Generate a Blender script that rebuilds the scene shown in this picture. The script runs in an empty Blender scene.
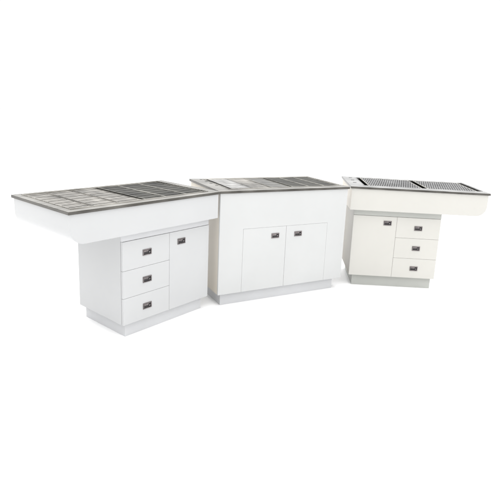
import bpy, bmesh, math, random
random.seed(4)
S = bpy.context.scene
COL = S.collection

# ------------------------------------------------------------------ materials
def new_mat(name):
    m = bpy.data.materials.new(name); m.use_nodes = True
    return m, m.node_tree, m.node_tree.nodes['Principled BSDF']

def laminate(name, col, rough=.32, var=.025, spec=.45):
    m, nt, b = new_mat(name); N = nt.nodes; L = nt.links
    tc = N.new('ShaderNodeTexCoord')
    n1 = N.new('ShaderNodeTexNoise'); n1.inputs['Scale'].default_value = 2.3; n1.inputs['Detail'].default_value = 5
    n2 = N.new('ShaderNodeTexNoise'); n2.inputs['Scale'].default_value = 160; n2.inputs['Detail'].default_value = 3
    L.new(tc.outputs['Object'], n1.inputs['Vector']); L.new(tc.outputs['Object'], n2.inputs['Vector'])
    r = N.new('ShaderNodeValToRGB')
    r.color_ramp.elements[0].position = .3; r.color_ramp.elements[1].position = .7
    r.color_ramp.elements[0].color = [c*(1-var) for c in col]+[1]
    r.color_ramp.elements[1].color = [min(1, c*(1+var)) for c in col]+[1]
    L.new(n1.outputs['Fac'], r.inputs['Fac']); L.new(r.outputs['Color'], b.inputs['Base Color'])
    mr = N.new('ShaderNodeMapRange'); mr.inputs['To Min'].default_value = rough-.06; mr.inputs['To Max'].default_value = rough+.08
    L.new(n1.outputs['Fac'], mr.inputs['Value']); L.new(mr.outputs['Result'], b.inputs['Roughness'])
    bp = N.new('ShaderNodeBump'); bp.inputs['Strength'].default_value = .05; bp.inputs['Distance'].default_value = .001
    L.new(n2.outputs['Fac'], bp.inputs['Height']); L.new(bp.outputs['Normal'], b.inputs['Normal'])
    b.inputs['Specular IOR Level'].default_value = spec
    return m

def steel(name, lo, hi, rough=.3, smear=(3, 90, 20), metal=1.0):
    m, nt, b = new_mat(name); N = nt.nodes; L = nt.links
    tc = N.new('ShaderNodeTexCoord'); mp = N.new('ShaderNodeMapping'); mp.inputs['Scale'].default_value = smear
    L.new(tc.outputs['Object'], mp.inputs['Vector'])
    n1 = N.new('ShaderNodeTexNoise'); n1.inputs['Scale'].default_value = 1; n1.inputs['Detail'].default_value = 6
    L.new(mp.outputs['Vector'], n1.inputs['Vector'])
    n2 = N.new('ShaderNodeTexNoise'); n2.inputs['Scale'].default_value = 5; n2.inputs['Detail'].default_value = 4
    L.new(tc.outputs['Object'], n2.inputs['Vector'])
    mx = N.new('ShaderNodeMath'); mx.operation = 'MULTIPLY_ADD'; mx.inputs[1].default_value = .5
    L.new(n1.outputs['Fac'], mx.inputs[0])
    m2 = N.new('ShaderNodeMath'); m2.operation = 'MULTIPLY'; m2.inputs[1].default_value = .5
    L.new(n2.outputs['Fac'], m2.inputs[0]); L.new(m2.outputs[0], mx.inputs[2])
    r = N.new('ShaderNodeValToRGB')
    r.color_ramp.elements[0].position = .36; r.color_ramp.elements[1].position = .64
    r.color_ramp.elements[0].color = (*lo, 1); r.color_ramp.elements[1].color = (*hi, 1)
    L.new(mx.outputs[0], r.inputs['Fac']); L.new(r.outputs['Color'], b.inputs['Base Color'])
    mr = N.new('ShaderNodeMapRange'); mr.inputs['To Min'].default_value = rough-.08; mr.inputs['To Max'].default_value = rough+.12
    L.new(mx.outputs[0], mr.inputs['Value']); L.new(mr.outputs['Result'], b.inputs['Roughness'])
    b.inputs['Metallic'].default_value = metal
    return m

M = {}
M['cool'] = laminate('white laminate', (.395, .399, .402))
M['neutral'] = laminate('clean white laminate', (.422, .427, .425))
M['warm'] = laminate('warm white laminate', (.452, .444, .416))
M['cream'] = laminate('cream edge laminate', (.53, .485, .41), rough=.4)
M['cream_shade'] = laminate('shaded cream side laminate', (.20, .178, .138), rough=.4)  # shade of the gap beside the middle counter, painted into the side colour
M['kick'] = laminate('grey kick laminate', (.46, .465, .474), rough=.45, var=.05)
M['kickwarm'] = laminate('warm grey kick laminate', (.375, .382, .36), rough=.45, var=.05)
M['steel'] = steel('brushed steel', (.17, .162, .147), (.50, .485, .45), .26)
M['edge'] = steel('steel edge with dark reflection', (.05, .047, .043), (.13, .125, .115), .33, (6, 6, 60))  # same folded steel; the lip's darker reflection is put into the colour
M['steel_bright'] = steel('bright brushed steel', (.32, .32, .315), (.56, .56, .555), .28)
M['plate_refl_light'] = steel('steel plate with light reflection', (.12, .113, .10), (.42, .40, .365), .35, (60, 6, 20))  # solid plates differ only by room reflections painted into their steel colour
M['plate_refl_bright'] = steel('steel plate with bright reflection', (.22, .217, .21), (.52, .515, .50), .35, (60, 6, 20))
M['plate_refl_mid'] = steel('steel plate with grey reflection', (.10, .098, .09), (.25, .244, .226), .35, (60, 6, 20))
M['plate_refl_dark'] = steel('steel plate with dark reflection', (.016, .0155, .0135), (.085, .083, .073), .5, (60, 6, 20))  # dark room reflection painted into the base colour
M['plate_perf'] = steel('perforated steel plate', (.16, .16, .16), (.32, .32, .32), .3, (40, 6, 20))
M['flange'] = steel('bright flange', (.26, .25, .225), (.42, .41, .37), .4)  # light caught on the folded plate edges, put into the colour
M['black'] = laminate('black basin', (.012, .012, .012), rough=.6, spec=.15)
M['bronze'] = steel('gunmetal handle', (.11, .10, .10), (.24, .215, .215), .4, (60, 60, 60))
M['recess'] = laminate('dark handle recess', (.012, .010, .011), rough=.5)
M['knob'] = steel('nickel latch', (.2, .19, .19), (.32, .3, .3), .25, (50, 50, 50))
M['floor'] = laminate('white studio floor', (.80, .80, .80), rough=.9, var=.004, spec=.0)

# ------------------------------------------------------------------ helpers
def link(name, bm, mats, parent=None, bevel=0):
    bmesh.ops.recalc_face_normals(bm, faces=bm.faces)
    me = bpy.data.meshes.new(name); bm.to_mesh(me); bm.free()
    for m in (mats if isinstance(mats, (list, tuple)) else [mats]): me.materials.append(m)
    o = bpy.data.objects.new(name, me); COL.objects.link(o); o.parent = parent
    if bevel:
        md = o.modifiers.new('bevel', 'BEVEL'); md.width = bevel; md.segments = 2; md.limit_method = 'ANGLE'
        md.angle_limit = math.radians(50)
    return o

def box(bm, x0, x1, y0, y1, z0, z1, mi=0):
    v = [bm.verts.new(p) for p in ((x0,y0,z0),(x1,y0,z0),(x1,y1,z0),(x0,y1,z0),(x0,y0,z1),(x1,y0,z1),(x1,y1,z1),(x0,y1,z1))]
    for f in ((3,2,1,0),(4,5,6,7),(0,1,5,4),(1,2,6,5),(2,3,7,6),(3,0,4,7)):
        bm.faces.new([v[i] for i in f]).material_index = mi

def grid_plate(bm, xs, ys, hole, z0, z1, side_mi=None):
    """plate with rectangular openings: hole(i, j) tells which cells are cut out"""
    nx, ny = len(xs)-1, len(ys)-1
    vt = {}
    def V(i, j, k):
        if (i, j, k) not in vt: vt[(i, j, k)] = bm.verts.new((xs[i], ys[j], z1 if k else z0))
        return vt[(i, j, k)]
    solid = lambda i, j: 0 <= i < nx and 0 <= j < ny and not hole(i, j)
    for i in range(nx):
        for j in range(ny):
            if not solid(i, j): continue
            bm.faces.new((V(i,j,1), V(i+1,j,1), V(i+1,j+1,1), V(i,j+1,1)))
            bm.faces.new((V(i,j,0), V(i,j+1,0), V(i+1,j+1,0), V(i+1,j,0)))
            for di, dj, a, b in ((-1,0,(i,j),(i,j+1)), (1,0,(i+1,j),(i+1,j+1)), (0,-1,(i,j),(i+1,j)), (0,1,(i,j+1),(i+1,j+1))):
                if not solid(i+di, j+dj):
                    f = bm.faces.new((V(*a,0), V(*b,0), V(*b,1), V(*a,1)))
                    if side_mi is not None: f.material_index = side_mi

def perforated(bm, x0, x1, y0, y1, z0, z1, px, py, frac, rim, hole_len=.56):
    """sheet with staggered rows of punched holes and a plain rim"""
    nx = max(1, int(round((x1-x0-2*rim)/px))); ny = max(2, int(round((y1-y0-2*rim)/py)))
    px = (x1-x0-2*rim)/nx; py = (y1-y0-2*rim)/ny
    xs = [x0]; kind = [None]
    X = x0+rim
    h = px*frac; bar = px*.5-h
    for k in range(nx):
        for a, b in ((h, 0), (bar, None), (h, 1), (bar, None)):
            if abs(a) < 1e-6: continue
            xs.append(X); kind.append(b); X += a
    xs.append(x1-rim); kind.append(None); xs.append(x1)
    ys = [y0]; row = [None]; Y = y0+rim
    hy = py*hole_len
    for k in range(ny):
        ys.append(Y); row.append(k % 2); ys.append(Y+hy); row.append(None); Y += py
    ys.append(y1-rim); row.append(None); ys.append(y1)
    grid_plate(bm, xs, ys, lambda i, j: kind[i] is not None and row[j] is not None and kind[i] == row[j], z0, z1)
    for f in bm.faces:                      # folded bright flange round the sheet
        c = f.calc_center_median()
        if c.x < x0+rim*.9 or c.x > x1-rim*.9 or c.y < y0+rim*.9 or c.y > y1-rim*.9: f.material_index = 1

def slotted(bm, x0, x1, y0, y1, z0, z1, rim, pitch, width, bars=1):
    """sheet with rows of long slots, each row broken by narrow bars"""
    w = (x1-x0-2*rim)/(bars+1)
    xs = [x0]; cut = [False]
    for k in range(bars+1):
        xs += [x0+rim+k*w+.004, x0+rim+(k+1)*w-.004]; cut += [True, False]
    xs.append(x1)
    n = int((y1-y0-2*rim)/pitch); p = (y1-y0-2*rim)/n
    ys = [y0]; row = [False]
    for k in range(n):
        ys += [y0+rim+k*p+(p-width)/2, y0+rim+k*p+(p+width)/2]; row += [True, False]
    ys.append(y1)
    grid_plate(bm, xs, ys, lambda i, j: cut[i] and row[j], z0, z1)
    # folded flange standing up along both long edges
    for a, b in ((x0, x0+.0055), (x1-.0055, x1)): box(bm, a, b, y0, y1, z1+.0002, z1+.0022, 1)

T = .9; LIP = .881; OV = .0116

def countertop(root, x0, x1, D, ox0, ox1, oy0, oy1, mat):
    bm = bmesh.new()
    # flat sheet with the opening, and a lip folded down all round
    grid_plate(bm, [x0, ox0, ox1, x1], [0, oy0, oy1, D], lambda i, j: i == 1 and j == 1, LIP, T)
    for f in bm.faces:
        c = f.calc_center_median()
        if c.z < T-.001 and (abs(c.y) < .001 or abs(c.y-D) < .001 or abs(c.x-x0) < .001 or abs(c.x-x1) < .001): f.material_index = 1
    top = link('countertop', bm, [mat, M['edge']], root, .0022)
    # raised rolled rim round the opening
    bm = bmesh.new(); w = .007
    grid_plate(bm, [ox0-w, ox0-.001, ox1+.001, ox1+w], [oy0-w, oy0-.001, oy1+.001, oy1+w], lambda i, j: i == 1 and j == 1, T-.002, T+.0035)
    link('rim', bm, mat, top, .0015)
    # basin hung below the opening
    bm = bmesh.new(); g = .002; zb = .80
    a, b, c, d = ox0-g, ox1+g, oy0-g, oy1+g
    v = [bm.verts.new(p) for p in ((a,c,LIP-.001),(b,c,LIP-.001),(b,d,LIP-.001),(a,d,LIP-.001),(a+.01,c+.01,zb),(b-.01,c+.01,zb),(b-.01,d-.01,zb),(a+.01,d-.01,zb))]
    for f in ((4,5,6,7),(0,1,5,4),(1,2,6,5),(2,3,7,6),(3,0,4,7)): bm.faces.new([v[i] for i in f])
    link('basin', bm, M['black'], root)
    return top

def plates(root, spans, y0, y1, mats, px, py, frac, rim, name='drain_plate', dz=.0, hole_len=.56, slots=None):
    for (a, b), m in zip(spans, mats):
        bm = bmesh.new()
        j = random.uniform(-.0006, .0006)
        if slots: slotted(bm, a, b, y0, y1, T-.0065+j, T-.0025+j, .006, *slots)
        else: perforated(bm, a, b, y0, y1, T-.006+dz+j, T-.002+dz+j, px, py, frac, rim, hole_len)
        link(name, bm, [m, M['flange'] if m in (M['plate_refl_dark'], M['plate_refl_mid']) or not slots else m], root)

def rounded_apron(root, x0, x1, y0, y1, z0, z1, r, side, mat, cream=False):
    """hollow box open at the top, its outer lower corner rolled to a large radius"""
    prof = []
    n = 14
    if side < 0:
        prof = [(x1, z1), (x1, z0)] + [(x0+r-r*math.sin(t), z0+r-r*math.cos(t)) for t in [i*math.pi/2/n for i in range(n+1)]] + [(x0, z1)]
    else:
        prof = [(x0, z1), (x0, z0)] + [(x1-r+r*math.sin(t), z0+r-r*math.cos(t)) for t in [i*math.pi/2/n for i in range(n+1)]] + [(x1, z1)]
    bm = bmesh.new()
    A = [bm.verts.new((x, y0, z)) for x, z in prof]; B = [bm.verts.new((x, y1, z)) for x, z in prof]
    bm.faces.new(A); bm.faces.new(B)
    for i in range(len(prof)-1):
        f = bm.faces.new((A[i], A[i+1], B[i+1], B[i]))
        f.smooth = 1 <= i <= 2+n
    for e in bm.edges:
        if abs(e.verts[0].co.y-e.verts[1].co.y) < 1e-6: e.smooth = False
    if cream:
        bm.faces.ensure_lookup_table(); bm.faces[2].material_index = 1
    o = link('apron', bm, [mat, M['cream']], root)
    return o

def handle(parent, x, z, y, w=.068, h=.040):
    """flush ring pull: bevelled frame, dark cup, folded flap and a small latch button"""
    bm = bmesh.new()
    f = .0055
    def ring(x0, x1, z0, z1, i, ya, yb, mi):
        box(bm, x0, x1, ya, yb, z1-i, z1, mi); box(bm, x0, x1, ya, yb, z0, z0+i, mi)
        box(bm, x0, x0+i, ya, yb, z0+i, z1-i, mi); box(bm, x1-i, x1, ya, yb, z0+i, z1-i, mi)
    ring(x-w/2, x+w/2, z-h/2, z+h/2, f, y-.005, y+.004, 0)
    box(bm, x-w/2+f, x+w/2-f, y-.0012, y+.004, z-h/2+f, z+h/2-f, 1)          # cup floor
    box(bm, x-w/2+f+.002, x+w*.12, y-.0042, y-.0012, z+h*.06, z+h/2-f-.002, 0)  # pull flap
    bmesh.ops.create_cone(bm, cap_ends=True, segments=20, radius1=.005, radius2=.004, depth=.006,
        matrix=__import__('mathutils').Matrix.Translation((x+w*.24, y-.004, z-h*.04)) @ __import__('mathutils').Matrix.Rotation(math.pi/2, 4, 'X'))
    for fc in bm.faces:
        c = fc.calc_center_median()
        if abs(c.x-(x+w*.24)) < .0065 and abs(c.z-(z-h*.04)) < .0065 and c.y < y-.0011 and len(fc.verts) != 4 or (len(fc.verts) == 4 and abs(c.x-(x+w*.24)) < .0064 and abs(c.z-(z-h*.04)) < .0064 and fc.calc_area() < 2.5e-5):
            fc.material_index = 2
    return link('handle', bm, [M['bronze'], M['recess'], M['knob']], parent, .0008)

def front(name, root, x0, x1, y, z0, z1, mat, hx, hz, gap=.0008):
    bm = bmesh.new(); box(bm, x0+gap, x1-gap, y, y+.0175, z0+gap, z1-gap)
    o = link(name, bm, mat, root, .0008)
    handle(o, hx, hz, y)
    return o

def root_at(name, loc, rz, label, cat, group):
    o = bpy.data.objects.new(name, None); COL.objects.link(o); o.empty_display_size = .2
    o.location = loc; o.rotation_euler = (0, 0, rz)
    o['label'] = label; o['category'] = cat; o['group'] = group
    return o

GROUP = 'white display counters joined end to end in a curve'

def end_counter(root, x0, x1, D, apron_z, side, cab, split, plinth_in, cr, y_back, zp, zb, mats, kick, top_mat):
    """cantilevered counter; side -1 overhangs to the left, +1 to the right"""
    main = mats
    rounded_apron(root, x0+OV, x1-OV, OV, D-OV, apron_z, LIP-.0005, .088, side, main, side > 0)
    xl, xr = cab
    # carcass set back behind the door and drawer fronts
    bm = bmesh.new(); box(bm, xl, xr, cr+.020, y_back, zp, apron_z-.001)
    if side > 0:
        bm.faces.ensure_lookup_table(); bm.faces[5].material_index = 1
    link('carcass', bm, [main, M['cream_shade']], root, .001)
    bm = bmesh.new(); box(bm, xl+.0005, xr-.0005, cr+.004, cr+.0195, zb+.0005, apron_z-.0015)
    link('rail', bm, kick, root, .001)
    bm = bmesh.new(); box(bm, xl+plinth_in[0], xr-plinth_in[1], cr+.040, y_back-.01, 0, zp-.0005)
    link('plinth', bm, kick, root, .001)

# ------------------------------------------------------------------ left counter
r1 = root_at('display_counter', (-.3607, 3.4796, 0), .9115,
    'leftmost white counter, overhanging to the left, its three drawers left of its door', 'counter', GROUP)
zp, zb = .099, .6514
D = .6592
end_counter(r1, -1.1705, 0, D, .7047, -1, (-.795, -.0514), None, (.039, .030), .0589, .5616, zp, zb, M['cool'], M['kick'], M['steel'])
xs = -.4216; cr = .0589
for z0, z1, hz in ((.4613, zb, .556), (.2786, .4613, .372), (zp, .2786, .188)):
    front('drawer', r1, -.795, xs, cr, z0, z1, M['cool'], -.608, hz)
front('door', r1, xs, -.0514, cr, zp, zb, M['cool'], -.317, .577)
countertop(r1, -1.1705, 0, D, -1.118, -.078, .062, .615, M['steel'])
g = .006
plates(r1, [(-1.114, -.967-g), (-.967, -.797-g), (-.797, -.634)], .068, .609, [M['plate_refl_light']]*3, 0, 0, 0, 0, slots=(.075, .009, 0))
plates(r1, [(-.606, -.440-.001), (-.440, -.262-.001), (-.262, -.103)], .068, .609, [M['plate_refl_dark']]*3, 0, 0, 0, 0, slots=(.075, .011, 0))

# ------------------------------------------------------------------ middle counter
r2 = root_at('display_counter', (-.3674, 3.4806, 0), .5152,
    'middle white counter with two doors side by side below a blank panel', 'counter', GROUP)
L2, D2 = 1.1791, .6461
dl, dm, dr, dz = .2069, .5857, .9825, .6027
bm = bmesh.new()
grid_plate(bm, [OV, dl, dr, L2-OV], [zp, dz, LIP-.0005], lambda i, j: i == 1 and j == 0, 0, .018)
for v in bm.verts: v.co = (v.co.x, OV+.018-v.co.z, v.co.y)
link('front_panel', bm, M['neutral'], r2, .0012)
for name, xa, xb in (('side_panel', OV, OV+.018), ('side_panel', L2-OV-.018, L2-OV)):
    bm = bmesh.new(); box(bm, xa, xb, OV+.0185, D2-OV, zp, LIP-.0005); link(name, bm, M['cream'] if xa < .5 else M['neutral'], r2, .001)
bm = bmesh.new(); box(bm, OV+.0185, L2-OV-.0185, D2-OV-.018, D2-OV, zp, LIP-.0005); link('back_panel', bm, M['neutral'], r2, .001)
bm = bmesh.new(); box(bm, OV+.019, L2-OV-.019, OV+.020, D2-OV-.019, zp+.001, .76); link('carcass', bm, M['neutral'], r2)
bm = bmesh.new(); box(bm, OV+.036, L2-OV-.062, OV+.040, D2-OV-.02, 0, zp-.0005); link('plinth', bm, M['kick'], r2, .001)
front('door', r2, dl, dm, OV, zp, dz, M['neutral'], .487, .531)
front('door', r2, dm, dr, OV, zp, dz, M['neutral'], .698, .531)
top2 = countertop(r2, 0, L2, D2, .112, 1.135, .085, .598, M['steel'])
plates(r2, [(.140, .318-g), (.318, .490-g), (.490, .652)], .091, .592, [M['plate_refl_bright'], M['plate_refl_light'], M['plate_refl_mid']], 0, 0, 0, 0, slots=(.085, .007, 0))
plates(r2, [(.680, .831-.001), (.831, .985-.001), (.985, 1.128)], .091, .592, [M['plate_refl_dark']]*3, 0, 0, 0, 0, slots=(.075, .011, 0))

# ------------------------------------------------------------------ right counter
r3 = root_at('display_counter', (.6705, 4.0974, 0), -.0141,
    'rightmost creamy white counter, overhanging to the right, its door left of three drawers', 'counter', GROUP)
D3, L3 = .666, 1.175
zp3, zA3 = .1007, .6975; zb3 = zb+zA3-.7047
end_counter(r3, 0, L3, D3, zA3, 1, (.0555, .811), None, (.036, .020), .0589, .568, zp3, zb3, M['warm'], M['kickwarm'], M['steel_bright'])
xs = .4316
front('door', r3, .0555, xs, cr, zp3, zb3, M['warm'], .352, .586)
for z0, z1, hz in ((.4613, zb3, .553), (.2786, .4613, .373), (zp3, .2786, .189)):
    front('drawer', r3, xs, .811, cr, z0, z1, M['warm'], .621, hz)
top3 = countertop(r3, 0, L3, D3, .128, 1.140, .075, .625, M['steel_bright'])
plates(r3, [(.168, .632)], .079, .621, [M['plate_perf']], .0200, .040, .46, .010, 'perforated_plate', hole_len=.80)
plates(r3, [(.676, 1.104)], .079, .621, [M['plate_perf']], .0200, .040, .46, .010, 'perforated_plate', hole_len=.80)

def marks(top, pts, w, l):
    for x, y in pts:
        bm = bmesh.new(); box(bm, x-w/2, x+w/2, y-l/2, y+l/2, T-.003, T+.0012)
        link('socket', bm, M['recess'], top, .0006)
marks(top2, [(.082, .585), (.082, .47), (.082, .37), (.086, .265)], .022, .012)
marks(top3, [(.072, .575), (.070, .41), (.066, .245)], .030, .020)

# ------------------------------------------------------------------ setting
bm = bmesh.new(); v = [bm.verts.new(p) for p in ((-60,-60,0),(60,-60,0),(60,60,0),(-60,60,0))]; bm.faces.new(v)
fl = link('floor', bm, M['floor']); fl['kind'] = 'structure'

# ------------------------------------------------------------------ light
w = bpy.data.worlds.new('World'); S.world = w; w.use_nodes = True
nt = w.node_tree; N = nt.nodes; L = nt.links; bg = N['Background']
tc = N.new('ShaderNodeTexCoord'); sx = N.new('ShaderNodeSeparateXYZ'); L.new(tc.outputs['Generated'], sx.inputs[0])
rp = N.new('ShaderNodeValToRGB'); e = rp.color_ramp.elements
e[0].position = 0; e[0].color = (1.01, 1.01, 1.01, 1)
e[1].position = .30; e[1].color = (1.04, 1.04, 1.04, 1)
k = rp.color_ramp.elements.new(.8); k.color = (3.4, 3.4, 3.4, 1)
L.new(sx.outputs['Z'], rp.inputs['Fac'])
# shaping added to the world light: behind the camera, brighter right, dimmer left
def mth(op, a, b, clamp=False):
    n = N.new('ShaderNodeMath'); n.operation = op; n.use_clamp = clamp
    for k, v in enumerate((a, b)):
        if isinstance(v, (int, float)): n.inputs[k].default_value = v
        else: L.new(v, n.inputs[k])
    return n.outputs[0]
back = mth('MULTIPLY', sx.outputs['Y'], -1.6, True)
fac = mth('ADD', mth('MULTIPLY', mth('MULTIPLY', back, sx.outputs['X']), .42), 1.0)
vm = N.new('ShaderNodeVectorMath'); vm.operation = 'SCALE'
L.new(rp.outputs['Color'], vm.inputs[0]); L.new(fac, vm.inputs['Scale']); L.new(vm.outputs[0], bg.inputs['Color']); bg.inputs['Strength'].default_value = 1.0

def area(name, loc, target, size, power, col=(1, 1, 1)):
    import mathutils
    l = bpy.data.lights.new(name, 'AREA'); l.shape = 'RECTANGLE'; l.size, l.size_y = size; l.energy = power; l.color = col
    o = bpy.data.objects.new(name, l); COL.objects.link(o); o.location = loc
    o.rotation_euler = (mathutils.Vector(target)-mathutils.Vector(loc)).to_track_quat('-Z', 'Y').to_euler()
area('softbox', (3.6, -.8, 3.6), (0, 4.2, .4), (2.5, 2.0), 25, (1, .985, .96))

# ------------------------------------------------------------------ camera
cd = bpy.data.cameras.new('camera'); cam = bpy.data.objects.new('camera', cd); COL.objects.link(cam)
cd.sensor_width = 36; cd.sensor_fit = 'HORIZONTAL'; cd.lens = 489.8117/500*36
cd.shift_x = -(269.58-250)/500; cd.shift_y = (219.9622-250)/500
cd.clip_start = .05; cd.clip_end = 500
import mathutils
cam.matrix_world = (mathutils.Matrix.Translation((0, 0, 1.4812)) @ mathutils.Matrix.Rotation(math.pi/2-.2183, 4, 'X')
                    @ mathutils.Matrix.Rotation(.0519, 4, 'Z'))
S.camera = cam
S.render.engine = 'CYCLES'
S.view_settings.view_transform = 'Standard'; S.view_settings.look = 'None'
S.view_settings.exposure = 0; S.view_settings.gamma = 1
S.cycles.max_bounces = 10; S.cycles.diffuse_bounces = 6
